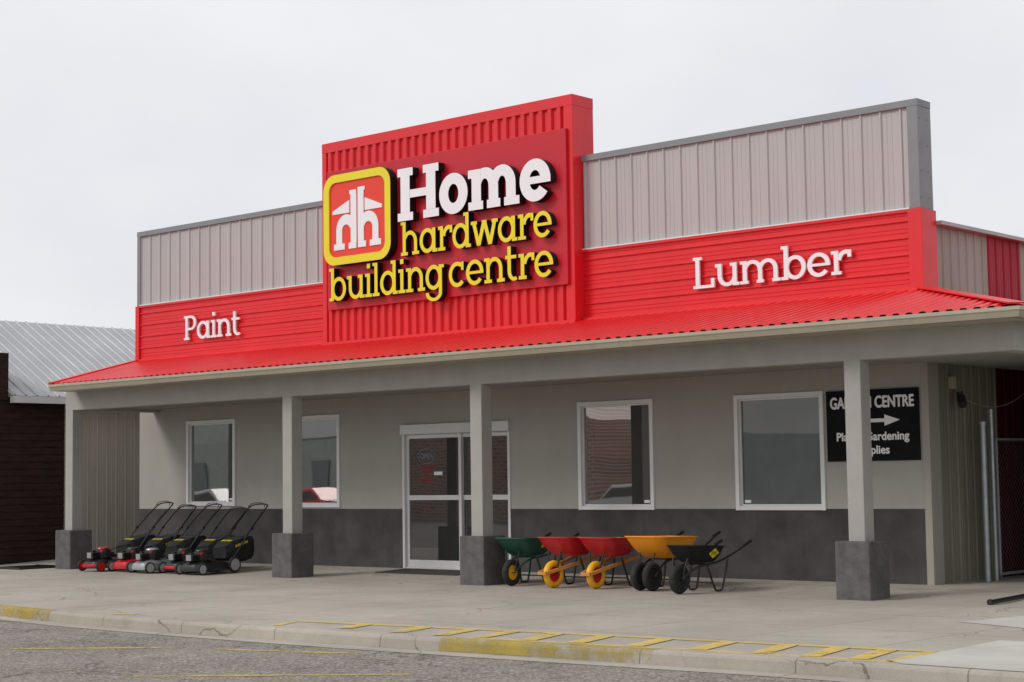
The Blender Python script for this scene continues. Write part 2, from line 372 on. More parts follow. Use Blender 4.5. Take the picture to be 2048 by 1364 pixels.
for i,(p,q,yy) in enumerate(((a+.052,mid+.03,YW+.03),(mid-.03,b-.052,YW+.075))):
    g=MB()
    g.box(p,p+w,yy,yy+.04,c+.027,hz-.003);g.box(q-w,q,yy,yy+.04,c+.027,hz-.003)
    g.box(p+w+.001,q-w-.001,yy,yy+.04,hz-.07,hz-.003);g.box(p+w+.001,q-w-.001,yy,yy+.04,c+.027,c+.14);g.box(p+w+.001,q-w-.001,yy,yy+.04,rail-.04,rail+.04)
    lf=mesh_obj("door_leaf",g,'alu',drm,bevel=.003)
    g=MB();g.quad((p+w,yy+.02,c+.1),(q-w,yy+.02,c+.1),(q-w,yy+.02,hz-.04),(p+w,yy+.02,hz-.04));mesh_obj("glass",g,'door_glass',drm)
# ------------------------------------------------------------------ text helpers
def ring(cx,cy,rx,ry,s,a0=0,a1=360,sv=None,n=None):
    sv=s if sv is None else sv
    n=n or max(6,int(abs(a1-a0)/9));out=[]
    for i in range(n):
        t0=math.radians(a0+(a1-a0)*i/n);t1=math.radians(a0+(a1-a0)*(i+1)/n)
        out.append([(cx+rx*math.cos(t0),cy+ry*math.sin(t0)),(cx+rx*math.cos(t1),cy+ry*math.sin(t1)),(cx+(rx-s)*math.cos(t1),cy+(ry-sv)*math.sin(t1)),(cx+(rx-s)*math.cos(t0),cy+(ry-sv)*math.sin(t0))])
    return ('ring',out,abs(a1-a0)>=359.9)
def R(x0,y0,x1,y1): return ('poly',[(x0,y0),(x1,y0),(x1,y1),(x0,y1)])
def PL(*p): return ('poly',list(p))
def glyph(ch,s,t,asc,o):
    w=.98
    bowl=lambda cx=.5,r=.5: ring(cx,.5,r,.515,s,sv=s*.86)
    if ch=='o': return [bowl()],1.0
    if ch=='e': return [ring(.5,.5,.5,.515,s,0,322,sv=s*.86),R(s*.7,.5-t*.42,1.0,.5+t*.42)],1.0
    if ch=='c': return [ring(.5,.5,.5,.515,s,52,318,sv=s*.86),R(.80-s*.35,.66,.80+s*.35,1.0)],.96
    if ch=='a': return [bowl(.48,.48),R(w-s,t,w,1),R(w-s,0,w+o,t),R(w-s-o*.3,1-t,w-s,1)],w+o
    if ch=='d': return [bowl(.48,.48),R(w-s,t,w,asc),R(w-s,0,w+o,t),R(w-s-o,asc-t,w-s,asc)],w+o
    if ch=='b': return [R(o,0,o+s,asc),R(0,asc-t,o,asc),R(0,0,o,t),bowl(o+.5,.48)],o+1.
    if ch=='g': return [bowl(.48,.48),R(w-s,-.12,w,1),R(w,1-t,w+o,1),ring(.49,-.12,.49,.36,s,180,360,sv=t)],w+o
    def arch(x,wd):
        cx=x+wd/2
        return [ring(cx,.55,wd/2,.465,s,0,160,sv=s*.85),R(x+wd-s,t,x+wd,.55)]
    if ch in 'hn':
        H=asc if ch=='h' else 1
        x=o;wd=.9
        return [R(x,t,x+s,H),R(0,H-t,x,H),R(0,0,x+s+o,t)]+arch(x,wd)+[R(x+wd-s-o,0,x+wd+o,t)],x+wd+o
    if ch=='m':
        x=o;wd=.90;p=o*.55
        return [R(x,t,x+s,1),R(0,1-t,x,1),R(0,0,x+s+p,t)]+arch(x,wd)+[R(x+wd-s-p,0,x+wd+p,t)]+arch(x+wd-s,wd)+[R(x+2*wd-2*s-p,0,x+2*wd-s+o,t)],x+2*wd-s+o
    if ch=='u':
        x=o;wd=.9;cx=x+wd/2
        return [R(x,.45,x+s,1-t),R(0,1-t,x+s,1),ring(cx,.45,wd/2,.465,s,180,345,sv=s*.85),R(x+wd-s,0,x+wd,1-t),R(x+wd-s-o,1-t,x+wd,1),R(x+wd,0,x+wd+o,t)],x+wd+o
    if ch=='r': return [R(o,t,o+s,1),R(0,1-t,o,1),R(0,0,o+s+o,t),ring(o+s+.34,.52,.42,.495,s,78,170,sv=s*.9),R(o+s+.40,.70,o+s+.40+s*.8,1.0)],o+s*1.8+.36
    if ch=='i': return [R(o,t,o+s,1-t),R(0,1-t,o+s,1),R(0,0,o+s+o,t),R(o-.01,asc-s*1.05,o+s+.01,asc)],2*o+s
    if ch=='l': return [R(o,t,o+s,asc-t),R(0,asc-t,o+s,asc),R(0,0,o+s+o,t)],2*o+s
    if ch=='t': return [R(o,.38,o+s,1.36),R(0,1-t,o+s+.30,1),ring(o+.36,.38,.36,.395,s,180,300,sv=t*1.05)],o+.56
    if ch=='w':
        k=s*1.08;W=1.5;out=[]
        for x0,x1,y0,y1 in ((.12,.42,1,0),(.42,.75,0,1),(.75,1.08,1,0),(1.08,1.38,0,1)):
            out.append(PL((x0-k/2,y0),(x0+k/2,y0),(x1+k/2,y1),(x1-k/2,y1)) if y0<y1 else PL((x1-k/2,y1),(x1+k/2,y1),(x0+k/2,y0),(x0-k/2,y0)))
        out+=[R(-.04,1-t,.12+k/2+o*.8,1),R(.75-k*.7,1-t,.75+k*.7,1),R(1.38-k/2-o*.8,1-t,1.5+.04,1)]
        return out,W
    C=asc*.965
    if ch=='H':
        W=1.50;f=o*.95
        return [R(f,t,f+s*1.05,C-t),R(W-f-s*1.05,t,W-f,C-t),R(0,0,2*f+s*1.05,t),R(0,C-t,2*f+s*1.05,C),R(W-2*f-s*1.05,0,W,t),R(W-2*f-s*1.05,C-t,W,C),R(f+s,C/2-t*.5,W-f-s,C/2+t*.5)],W
    if ch=='P':
        return [R(o,t,o+s,C-t),R(0,0,2*o+s,t),R(0,C-t,o+s+.28,C),ring(o+s+.26,C-.42,.42,.42,s,-90,90,sv=t),R(o+s,C-.84,o+s+.27,C-.84+t)],o+s+.72
    if ch=='L':
        return [R(o,t,o+s,C-t),R(0,C-t,2*o+s,C),R(0,0,1.02,t),R(1.02-s*.85,t,1.02,.42)],1.02
    return [],.45
def word_mesh(text,x0,x1,zb,xh,s,t,yf,depth,asc=1.4,gap=.12,o=.14,space=.3,flat=.0005):
    gl=[];x=0
    for i,ch in enumerate(text):
        if ch==' ': x+=space;continue
        pr,adv=glyph(ch,s,t,asc,o);gl.append((pr,x));x+=adv+gap
    tot=x-gap;sx=(x1-x0)/tot
    g=MB()
    for pr,xo in gl:
        for k,p in enumerate(pr):
            y=yf+k*flat;yb=yf+depth
            tr=lambda q:(x0+(q[0]+xo)*sx,zb+q[1]*xh)
            if p[0]=='poly':
                q=[tr(a) for a in p[1]];n=len(q)
                v=[(a[0],y,a[1]) for a in q]+[(a[0],yb,a[1]) for a in q]
                g.add(v,[tuple(range(n))],0);g.add(v,[(i,i+n,(i+1)%n+n,(i+1)%n) for i in range(n)],1)
            else:
                for j,qd in enumerate(p[1]):
                    q=[tr(a) for a in qd];v=[(a[0],y,a[1]) for a in q]+[(a[0],yb,a[1]) for a in q]
                    g.add(v,[(3,2,1,0)],0);g.add(v,[(0,1,5,4)],1);g.add(v,[(2,3,7,6)],1)
                    if not p[2]:
                        if j==0:g.add(v,[(3,0,4,7)],1)
                        if j==len(p[1])-1:g.add(v,[(1,2,6,5)],1)
    return g
def font_text(body,size,x,z,y,parent,name,m,bold=.0,ext=.001,width=None):
    cu=bpy.data.curves.new(name,'FONT');cu.body=body;cu.size=size;cu.align_x='CENTER';cu.extrude=ext
    tmp=bpy.data.objects.new("tmp",cu);COL.objects.link(tmp);bpy.context.view_layer.update()
    dg=bpy.context.evaluated_depsgraph_get();me0=bpy.data.meshes.new_from_object(tmp.evaluated_get(dg));bpy.data.objects.remove(tmp)
    xs=[v.co.x for v in me0.vertices];sx=(width/(max(xs)-min(xs))) if width else 1
    g=MB()
    offs=[(0,0)] if not bold else [(-bold,0),(bold,0),(0,bold),(0,-bold)]
    for k,(dx,dz) in enumerate(offs):
        g.add([(v.co.x*sx+dx,-v.co.z-k*.0004,v.co.y+dz) for v in me0.vertices],[tuple(p.vertices) for p in me0.polygons])
    ob=mesh_obj(name,g,m,parent,local=True);ob.location=Vector((x,y,z))-wloc(parent);return ob
# ------------------------------------------------------------------ PARAPETS
ZG=ZT
bx0,bx1=SX(-14.46),SX(-8.58);bz1=SZ(7.655)
pt=.29
def parapet(x0,x1,right):
    g=MB()
    sheet(g,(x0,YW-.012,ZB),(1,0,0),(0,0,1),(0,-1,0),x1-x0,ZG-ZB-.06,profile(x1-x0,.30,.022))
    mesh_obj("parapet_cladding",g,'ribbed_grey',store)
    g=MB();g.box(x0,x1-.002,YW+.0,YW+pt,ZR-.3,ZG-.01);mesh_obj("parapet",g,'ribbed_grey',store)
    g=MB();th=.085
    if right: g.box(x0,x1+.03,YW-.055,YW+pt+.02,ZG-th,ZG+.01)
    else: g.box(x0-.03,x1,YW-.055,YW+pt+.02,ZG-th,ZG+.01)
    if right: g.box(x1-.13,x1+.027,YW-.052,YW+pt+.017,ZB+.002,ZG-th-.001)
    else: g.box(x0-.027,x0+.07,YW-.052,YW+pt+.017,ZB+.002,ZG-th-.001)
    mesh_obj("flashing",g,'trim_grey',store,bevel=.004)
    g=MB();H=ZB-ZR+.02
    sheet(g,(x1,YW-.03,ZR-.02),(0,0,1),(-1,0,0),(0,-1,0),H,x1-x0,profile(H,.225,.028))
    mesh_obj("red_band",g,'red_band',store,label="red metal band with horizontal ribs")
    g=MB()
    if right:
        g.box(x1-.15,x1+.05,YW-.075,YW+pt+.04,ZR-.05,ZB-.004)
        g.box(x0,x1-.151,YW-.066,YW-.01,ZB-.04,ZB-.003)
    else:
        g.box(x0-.05,x0+.06,YW-.075,YW+pt+.04,ZR-.05,ZB-.004)
        g.box(x0+.061,x1,YW-.066,YW-.01,ZB-.04,ZB-.003)
    mesh_obj("red_trim",g,'red_band',store,bevel=.004)
    g=MB()
    g.box(x0+(.07 if not right else 0),x1-(.13 if right else 0),YW-.07,YW-.012,ZB-.0005,ZB+.018);mesh_obj("joint_trim",g,'frame_white',store)
parapet(XL,bx0+.01,False);parapet(bx1-.01,XR,True)
g=MB()
yb=YW+.235
g.box(bx0,bx1,YS+.03,yb,ZR-.15,bz1-.01)
mesh_obj("sign_tower",g,'red_metal',store,label="raised red metal box above the entrance")
g=MB();sheet(g,(bx0+.08,YS+.028,ZR-.12),(1,0,0),(0,0,1),(0,-1,0),bx1-bx0-.22,bz1-ZR-.02,profile(bx1-bx0-.22,.185,.044,'eq'))
mesh_obj("tower_cladding",g,'red_metal',store)
g=MB()
g.box(bx0-.015,bx1+.02,YS-.02,yb+.02,bz1-.17,bz1)
g.box(bx0-.013,bx0+.09,YS-.018,yb,ZR-.14,bz1-.171);g.box(bx1-.15,bx1+.018,YS-.018,yb+.018,ZR-.14,bz1-.171)
mesh_obj("tower_trim",g,'red_metal',store,bevel=.004)
g=MB()
for z in [ZR+.1+i*.45 for i in range(8)]:
    for y in (YS+.06,YW+.12): g.disc((bx1+.02,y,z),(1,0,0),.008,.01,8)
for x in [bx0+.3+i*.6 for i in range(9)]: g.disc((x,YS-.021,bz1-.09),(0,1,0),.009,.01,8)
for z in [ZB+.15+i*.35 for i in range(4)]:
    for y in (YW+.0,YW+.2): g.disc((XR+.03,y,z),(1,0,0),.008,.01,8)
mesh_obj("screw",g,'trim_grey',store)["kind"]="stuff"
zs=WZ(4.95);ysr0=3.97;ysr1=4.95
def sidesheet(y0,y1,z0,z1,m,name):
    g=MB();sheet(g,(XR,y0,z0),(0,1,0),(0,0,1),(1,0,0),y1-y0,z1-z0,profile(y1-y0,.23,.02));return mesh_obj(name,g,m,store)
zm=3.25
sidesheet(YW+pt+.0,ysr0,zm,zs,'beige_metal',"side_wall");sidesheet(ysr0,ysr1,zm,zs,'red_side_shaded',"side_wall");sidesheet(ysr1,14,zm,zs,'beige_metal',"side_wall")
sidesheet(YW+pt+.0,ysr0+.1,-.05,zm,'beige_shade',"lower_side_wall");sidesheet(ysr0+.1,14,-.05,zm,'red_shade',"lower_side_wall")
g=MB();g.box(XR-.07,XR+.03,YW-.014,YW+.045,0.0,3.6);g.box(XR+.001,XR+.02,YW+.0455,YW+pt,0,3.8);mesh_obj("corner_trim",g,'beige_metal',store)
g=MB();g.add([(XR+.12,YW+pt+.05,zs+.0),(XR+.12,14.2,zs),(XL-.1,14.2,zs+.0),(XL-.1,YW+pt+.05,zs),(XR+.12,YW+pt+.05,zs+.05),(XR+.12,14.2,zs+.05),(XL-.1,14.2,zs+.06),(XL-.1,YW+pt+.05,zs+.06)],[(0,1,2,3),(7,6,5,4),(0,4,5,1),(1,5,6,2),(2,6,7,3),(3,7,4,0)])
mesh_obj("roof",g,'white_metal',store)
# ------------------------------------------------------------------ STORE SIGN
sign=thing("store_sign",((bx0+bx1)/2,YS,SZ(4.59)),"red shop sign with white and yellow raised lettering and house emblem","sign")
yp=YS-.07
px,pz=P_(2.842,yp)
g=MB();g.box(px(-14.36),px(-8.72),yp,YS+.02,pz(4.60),pz(7.125));mesh_obj("panel",g,'red_panel',sign,bevel=.006)
yl=yp-.15
lx,lz=P_(2.842,yl)
def lettering(text,x0,x1,zb,xh,s,t,front,par,yf,depth,side='black_side',asc=1.4,gap=.12,o=.14,space=.3,name="lettering"):
    g=word_mesh(text,x0,x1,zb,xh,s,t,yf,depth,asc,gap,o,space);return mesh_obj(name,g,[front,side],par)
lettering("Home",lx(-12.55),lx(-9.05),lz(6.02),(lz(6.69)-lz(6.0))*.99,.32,.205,'white_face',sign,yl,.145,asc=1.40,gap=.02,o=.12)
lettering("hardware",lx(-12.50),lx(-9.06),lz(5.415),.395,.19,.135,'yellow_face',sign,yl+.02,.125,asc=1.42,gap=.05,o=.12)
lettering("building centre",lx(-14.34),lx(-9.04),lz(4.765),.395,.19,.135,'yellow_face',sign,yl+.02,.125,asc=1.42,gap=.05,o=.12,space=.24)
def rr(cx,cz,hx,hz,r,n=8):
    pts=[]
    for qx,qz,a in ((1,1,0),(-1,1,90),(-1,-1,180),(1,-1,270)):
        for i in range(n+1):
            t=math.radians(a+90*i/n);pts.append((cx+qx*(hx-r)+r*math.cos(t),cz+qz*(hz-r)+r*math.sin(t)))
    return pts
ex0,ex1,ez0,ez1=lx(-14.44),lx(-12.71),lz(5.40),lz(7.045)
ecx,ecz=(ex0+ex1)/2,(ez0+ez1)/2;hx,hz_=(ex1-ex0)/2,(ez1-ez0)/2
ye=yl-.02
g=MB();O=rr(ecx,ecz,hx,hz_,.27);I=rr(ecx,ecz,hx-.135,hz_-.135,.16);n=len(O)
v=[(x,ye,z) for x,z in O]+[(x,ye,z) for x,z in I]+[(x,yp-.005,z) for x,z in O]+[(x,ye+.03,z) for x,z in I]
g.add(v,[(i,(i+1)%n,n+(i+1)%n,n+i) for i in range(n)],0);g.add(v,[(i,2*n+i,2*n+(i+1)%n,(i+1)%n) for i in range(n)],1);g.add(v,[(n+i,n+(i+1)%n,3*n+(i+1)%n,3*n+i) for i in range(n)],0)
emb=mesh_obj("emblem",g,['yellow_face','black_side'],sign,label="rounded square emblem with yellow border and white double h house")
g=MB();I2=rr(ecx,ecz,hx-.134,hz_-.134,.16);g.add([(x,ye+.028,z) for x,z in I2],[tuple(range(len(I2)))]);mesh_obj("emblem_field",g,'logo_red',emb)
eh=lz(6.76)-lz(5.67);ew=(lx(-12.92)-lx(-14.20))/2
prims=[]
s_=.235
for sg,top in ((-1,.97),(1,1.0)):
    q=[R(.03,.0,.03+s_,top),R(.03,top-.065,.31,top),R(.03,0,.35,.10),
       ring(.45,.32,.40,.26,s_,0,165,sv=.17),R(.85-s_,.0,.85,.32),R(.51,0,.95,.10),
       PL((.315,.81),(1.0,.655),(1.0,.60),(.315,.60))]
    for p in q:
        if p[0]=='poly': prims.append(('poly',[(sg*a,b) for a,b in p[1]]))
        else: prims.append(('ring',[[(sg*a,b) for a,b in qq] for qq in p[1]],False))
g=MB();cz0=lz(5.67)
for k,p in enumerate(prims):
    for q in ([p[1]] if p[0]=='poly' else p[1]):
        y=ye+.018-k*.0005;vv=[(ecx+a*ew,y,cz0+b*eh) for a,b in q]
        nn=len(vv);vb=[(a,ye+.027,c) for a,_,c in vv];g.add(vv+vb,[tuple(range(nn))]+[(i,i+nn,(i+1)%nn+nn,(i+1)%nn) for i in range(nn)])
mesh_obj("emblem_house",g,'white_face',emb)
ywl=YW-.105
px2,pz2=P_(3.092,ywl)
wl=thing("wall_lettering",(px2(-18),ywl,pz2(4.37)),"white slab lettering reading Paint on red metal band","lettering","words on the red parapet band")
lettering("Paint",px2(-18.85),px2(-17.12),pz2(4.36),.325,.19,.135,'white_face',wl,ywl,.03,side='white_face',asc=1.45,gap=.05,o=.12)
wl=thing("wall_lettering",(px2(-5),ywl,pz2(4.37)),"white slab lettering reading Lumber on red metal band","lettering","words on the red parapet band")
lettering("Lumber",px2(-6.46),px2(-3.74),pz2(4.345),.325,.19,.135,'white_face',wl,ywl,.03,side='white_face',asc=1.45,gap=.05,o=.12)
gx0,gx1,gz0,gz1=WX(-4.18),WX(-2.725),WZ(1.69),WZ(2.685)
gs=thing("wall_sign",((gx0+gx1)/2,YW,gz0),"black board sign with white lettering and arrow on stucco wall","sign")
g=MB();g.box(gx0,gx1,YW-.03,YW-.005,gz0,gz1);mesh_obj("board",g,'sign_black',gs,bevel=.002)
cx=(gx0+gx1)/2;yt=YW-.034
font_text("GARDEN CENTRE",.215,cx,gz1-.24,yt,gs,"lettering",'sign_white',bold=.007,width=1.25)
font_text("Plants, Gardening",.155,cx,gz0+.275,yt,gs,"lettering",'sign_white',bold=.005,width=1.08)
font_text("Supplies",.155,cx,gz0+.095,yt,gs,"lettering",'sign_white',bold=.005,width=.50)
g=MB();az=gz0+.535;pts=[(cx-.35,az-.024),(cx+.19,az-.024),(cx+.19,az-.075),(cx+.42,az),(cx+.19,az+.075),(cx+.19,az+.024),(cx-.35,az+.024)]
g.add([(x,yt,z) for x,z in pts],[tuple(range(7))]);mesh_obj("arrow",g,'sign_white',gs)
ds=thing("open_sign",(WX(-12.19),YW+.02,WZ(1.95)),"unlit oval neon open sign inside the door glass","sign")
ox,oz=WX(-12.19),WZ(1.93);yn=YW+.045
g=MB();P=[(ox+.20*math.cos(t),yn,oz+.12*math.sin(t)) for t in [2*math.pi*i/28 for i in range(29)]];g.tube(P,.006,6);mesh_obj("neon_ring",g,'neon',ds,smooth=True)
font_text("OPEN",.13,ox,oz-.045,yn,ds,"lettering",'neon',width=.30)
ps=thing("door_notice",(ox,yn,WZ(1.6)),"red printed opening notice on the door glass","notice")
for i,(t,wd) in enumerate((("BUSINESS HOURS",.28),("MON-FRI 8-6",.24),("SAT 8-5",.2),("SUN CLOSED",.24))): font_text(t,.06,ox,WZ(1.72)-i*.075,yn,ps,"lettering",'red_print',width=wd)
sm=thing("door_notice",(WX(-11.93),yn,WZ(1.6)),"small white card notice on the door glass","notice")
g=MB();g.box(WX(-12.02),WX(-11.82),yn-.002,yn,WZ(1.60),WZ(1.66));mesh_obj("card",g,'sign_white',sm)
# ------------------------------------------------------------------ PORCH
XE0,XE1,YE,ZE=-18.19,.33,-.35,3.345
porch=thing("porch",(-9,.2,0),"covered shop porch with red ribbed roof and stucco posts","porch")
colx=[-18.64,-12.614,-8.49,-2.261];cw=.473;cs=.225;Hb=2.887
for x in colx:
    m_=(cw-cs)/2
    g=MB();g.box(x+m_,x+m_+cs,m_,m_+cs,.69,Hb+.01)
    c_=mesh_obj("column",g,'stucco_post',porch,origin=(x+cw/2,cw/2,0),bevel=.008)
    g=MB();g.box(x,x+cw,0,cw,-.02,.70);mesh_obj("base",g,'base_dark',c_,bevel=.014)
bm=(cw-cs)/2
g=MB();g.box(-18.64+bm-.001,.09,bm-.003,bm+cs+.003,Hb,3.25)
g.box(.09-cs-.005,.09,bm+cs+.004,13,Hb,3.25)
g.box(-18.64+bm-.001,-18.64+bm+cs,bm+cs+.004,YW-.003,Hb,3.25)
mesh_obj("beam",g,'stucco_post',porch,bevel=.006)
g=MB();g.quad((-18.5,bm+.1,Hb+.06),(-18.5,YW-.002,Hb+.06),(-.02,YW-.002,Hb+.06),(-.02,bm+.1,Hb+.06));g.quad((XR+.03,YW-.002,Hb+.06),(XR+.03,13,Hb+.06),(-.02,13,Hb+.06),(-.02,YW-.002,Hb+.06));mesh_obj("ceiling",g,'ceiling',porch)
g=MB();g.quad((XE0,YE+.02,3.215),(XE0,bm,3.215),(XE1-.02,bm,3.215),(XE1-.02,YE+.02,3.215));g.quad((.09,bm,3.215),(.09,13,3.215),(XE1-.02,13,3.215),(XE1-.02,bm,3.215));mesh_obj("soffit",g,'gutter',porch)
g=MB();gp=[(0,0),(-.07,0),(-.085,.03),(-.10,.06),(-.115,.075),(-.115,.115),(-.105,.115),(0,.11)]
zg=3.215
rings=[[(XE0,YE+a,zg+b) for a,b in gp],[(XE1-a-.0,YE+a,zg+b) for a,b in gp],[(XE1-a,13,zg+b) for a,b in gp]]
g.loft(rings);mesh_obj("gutter",g,'gutter',porch)
g=MB();per=.17
sl=(ZR-ZE)/(YW-YE);h=.021
def zr(y): return ZE+.006+sl*(y-YE)
XT=XE1+.06
ye0=YE-.07
pr=profile(XT-(XE0-.85),per,h,'eq')
v=[];f=[];row=[]
for u,hh in pr:
    xx=XE0-.85+u
    y0=ye0
    if xx<XE0: y0=ye0+(XE0-xx)/(XE0-(XL-.03))*(YW-ye0)
    if xx<XL-.03: continue
    y1=YW-.02
    if xx>XR: y1=ye0+(XE1+.07-xx)*((YW-ye0)/(XE1+.07-XR))
    y1=max(y1,y0)
    row.append(((xx,y0,zr(y0)+hh),(xx,y1,zr(y1)+hh)))
for a,b in row: v+=[a,b]
f=[(2*i,2*i+2,2*i+3,2*i+1) for i in range(len(row)-1)];g.add(v,f)
pr=profile(13-ye0,per,h,'eq');v=[];row=[]
XO=XE1+.07
for u,hh in pr:
    y=ye0+u
    x1=XO;x0=XR+.01
    if y<YW: x0=XO-(y-ye0)*((XO-XR)/(YW-ye0))
    zz=lambda xx: ZE+.006+sl*(XO-xx)*(YW-ye0)/(XO-XR)-sl*.07
    row.append(((x1,y,zz(x1)+hh),(x0,y,zz(x0)+hh)))
for a,b in row: v+=[a,b]
g.add(v,[(2*i,2*i+2,2*i+3,2*i+1) for i in range(len(row)-1)])
g.beam((XO,ye0,zr(ye0)+.03),(XR,YW,zr(YW)+.03),.2,.018)
g.beam((XE0,ye0,zr(ye0)+.02),(XL-.03,YW,zr(YW)+.02),.10,.05)
mesh_obj("porch_roof",g,'red_roof',porch)
g=MB();g.box(XL-.04,bx0-.02,YW-.10,YW-.02,ZR-.03,ZR+.03);g.box(bx1+.03,XR+.05,YW-.10,YW-.02,ZR-.03,ZR+.03);g.box(bx0-.02,bx1+.03,YS-.05,YS+.03,ZR-.08,ZR-.0)
mesh_obj("roof_flashing",g,'red_roof',porch)
# ------------------------------------------------------------------ NEIGHBOUR AND ADDED SHADE BLOCK
nb=thing("neighbour_building",(-24,5,0),"low neighbouring building with pale metal roof and brown siding","building")
XN=-21.1
g=MB();z=-.1
while z<3.2:
    g.add([(XN+.02,-.2,z),(XN+.02,1.9,z),(XN+.006,1.9,z+.14),(XN+.006,-.2,z+.14)],[(0,1,2,3)]);g.add([(XN+.006,-.2,z+.14),(XN+.006,1.9,z+.14),(XN+.02,1.9,z+.14),(XN+.02,-.2,z+.14)],[(0,1,2,3)]);z+=.14
g.box(-27,XN,-.2,1.9,-.1,3.2)
g.box(-27.2,XN+.06,-.25,.52,3.2,4.12)
mesh_obj("wall",g,'wood_dark',nb,label="dark brown horizontal wood siding")
g=MB();sheet(g,(XN+.01,1.9,-.1),(0,1,0),(0,0,1),(1,0,0),16,3.35,profile(16,.23,.02));g.box(XN,XN+.05,1.84,1.92,-.1,3.2);mesh_obj("metal_wall",g,'beige_metal',nb)
g=MB();rx,rz=-24.,5.07;L=Vector((rx-(XN+.25),0,rz-3.28));LL=L.length;d_=L.normalized()
sheet(g,(XN+.25,.5,3.28),(0,1,0),tuple(d_),tuple(Vector((-d_.z,0,d_.x))*-1),17.5,LL,profile(17.5,.25,.028))
g.quad((rx,.5,rz),(rx,18,rz),(rx-3.2,18,3.28),(rx-3.2,.5,3.28));mesh_obj("roof",g,'white_metal',nb)
g=MB();g.box(XN+.16,XN+.30,.5,18,3.14,3.27);mesh_obj("gutter",g,'alu',nb)
shade_blk=thing("passage_shade_block",(4,8,0),"unseen dark block added to shade the covered passage","building")  # out of view, added to keep light out of the passage
g=MB();g.box(.12,8,3.2,13,-.05,3.1);g.box(XR+.05,.119,8.2,8.4,-.05,2.9);mesh_obj("wall",g,'wood_dark',shade_blk)
# ------------------------------------------------------------------ GATE by the side wall
zg0=.07
gt=thing("chain_link_gate",(XR+.35,3.0,zg0),"galvanised chain link gate folded beside ribbed metal wall","gate")
gx=XR+.30
g=MB();g.tube([(gx,3.05,zg0-.03),(gx,3.05,2.15)],.040,12);g.disc((gx,3.05,2.16),(0,0,1),.047,.04,12)
mesh_obj("post",g,'steel',gt,smooth=True)
g=MB();g.tube([(gx,3.30,zg0-.03),(gx,3.30,2.35)],.030,12)
mesh_obj("post",g,'steel',gt,smooth=True)
g=MB();g.tube([(gx,3.42,.15),(gx,3.42,1.95),(gx,6.2,1.95),(gx,6.2,.15),(gx,3.42,.15)],.020,8);mesh_obj("gate_frame",g,'steel',gt,smooth=True)
g=MB()
H_=1.8;Lg=2.78;st=.085
k=-H_
while k<Lg:
    for sgn in (1,-1):
        a0=max(0,k);a1=min(Lg,k+H_)
        if a1-a0>.02:
            z0_=(a0-k);z1_=(a1-k)
            if sgn<0:z0_,z1_=H_-z0_,H_-z1_
            g.tube([(gx+sgn*.002,3.42+a0,.15+z0_),(gx+sgn*.002,3.42+a1,.15+z1_)],.0021,3)
    k+=st
mesh_obj("wire_mesh",g,'wire',gt)
lf=thing("flood_light",(XR+.12,2.75,2.55),"small black floodlight and pale box hanging by cable","light")
g=MB();g.box(XR+.03,XR+.10,2.64,2.74,2.62,2.78);mesh_obj("junction_box",g,'gutter',lf,bevel=.005)
g=MB();g.tube([(XR+.12,2.78,2.58),(XR+.14,2.78,2.46)],.045,12);g.tube([(XR+.14,2.78,2.50),(XR+.2,2.70,2.40)],.06,12);mesh_obj("lamp",g,'black_plastic',lf,smooth=True)
g=MB();g.tube([(XR+.12,2.80,2.5),(XR+.3,3.2,2.36),(XR+.4,3.7,2.42),(XR+.5,4.3,2.72)],.003,5,smoothn=2);mesh_obj("cable",g,'gutter',lf)
pp=thing("drain_pipe",(-.2,.5,0.04),"dark pipe end lying on concrete pavement","pipe")
g=MB();g.tube([(-.30,.08,.03),(-.25,1.3,.07)],.028,12);g.disc((-.30,.08,.032),(0.04,1,0),.036,.03,12);mesh_obj("pipe",g,'black_metal',pp,smooth=True)
dm=thing("door_mat",(-10.7,1.6,.06),"dark rubber door mat on concrete at entrance","mat")
g=MB();v=[]
for x,y in ((-11.55,1.25),(-9.75,1.25),(-9.75,1.95),(-11.55,1.95)):
    v.append((x,y,(y-.35)*.0389+.012))
g.add(v+[(a,b,c-.02) for a,b,c in v],[(0,1,2,3),(0,4,5,1),(1,5,6,2),(2,6,7,3),(3,7,4,0)]);mesh_obj("rubber_sheet",g,'mat_rubber',dm)
gr=thing("ground_grate",(-19.3,-.1,0),"flat dark metal grate lying on concrete pavement","grate")
g=MB();
for i in range(9): g.box(-19.75+i*.1,-19.72+i*.1,-.55,.35,.0,.035)
g.box(-19.8,-18.88,-.58,-.55,0,.04);g.box(-19.8,-18.88,.35,.38,0,.04);mesh_obj("bars",g,'black_metal',gr)
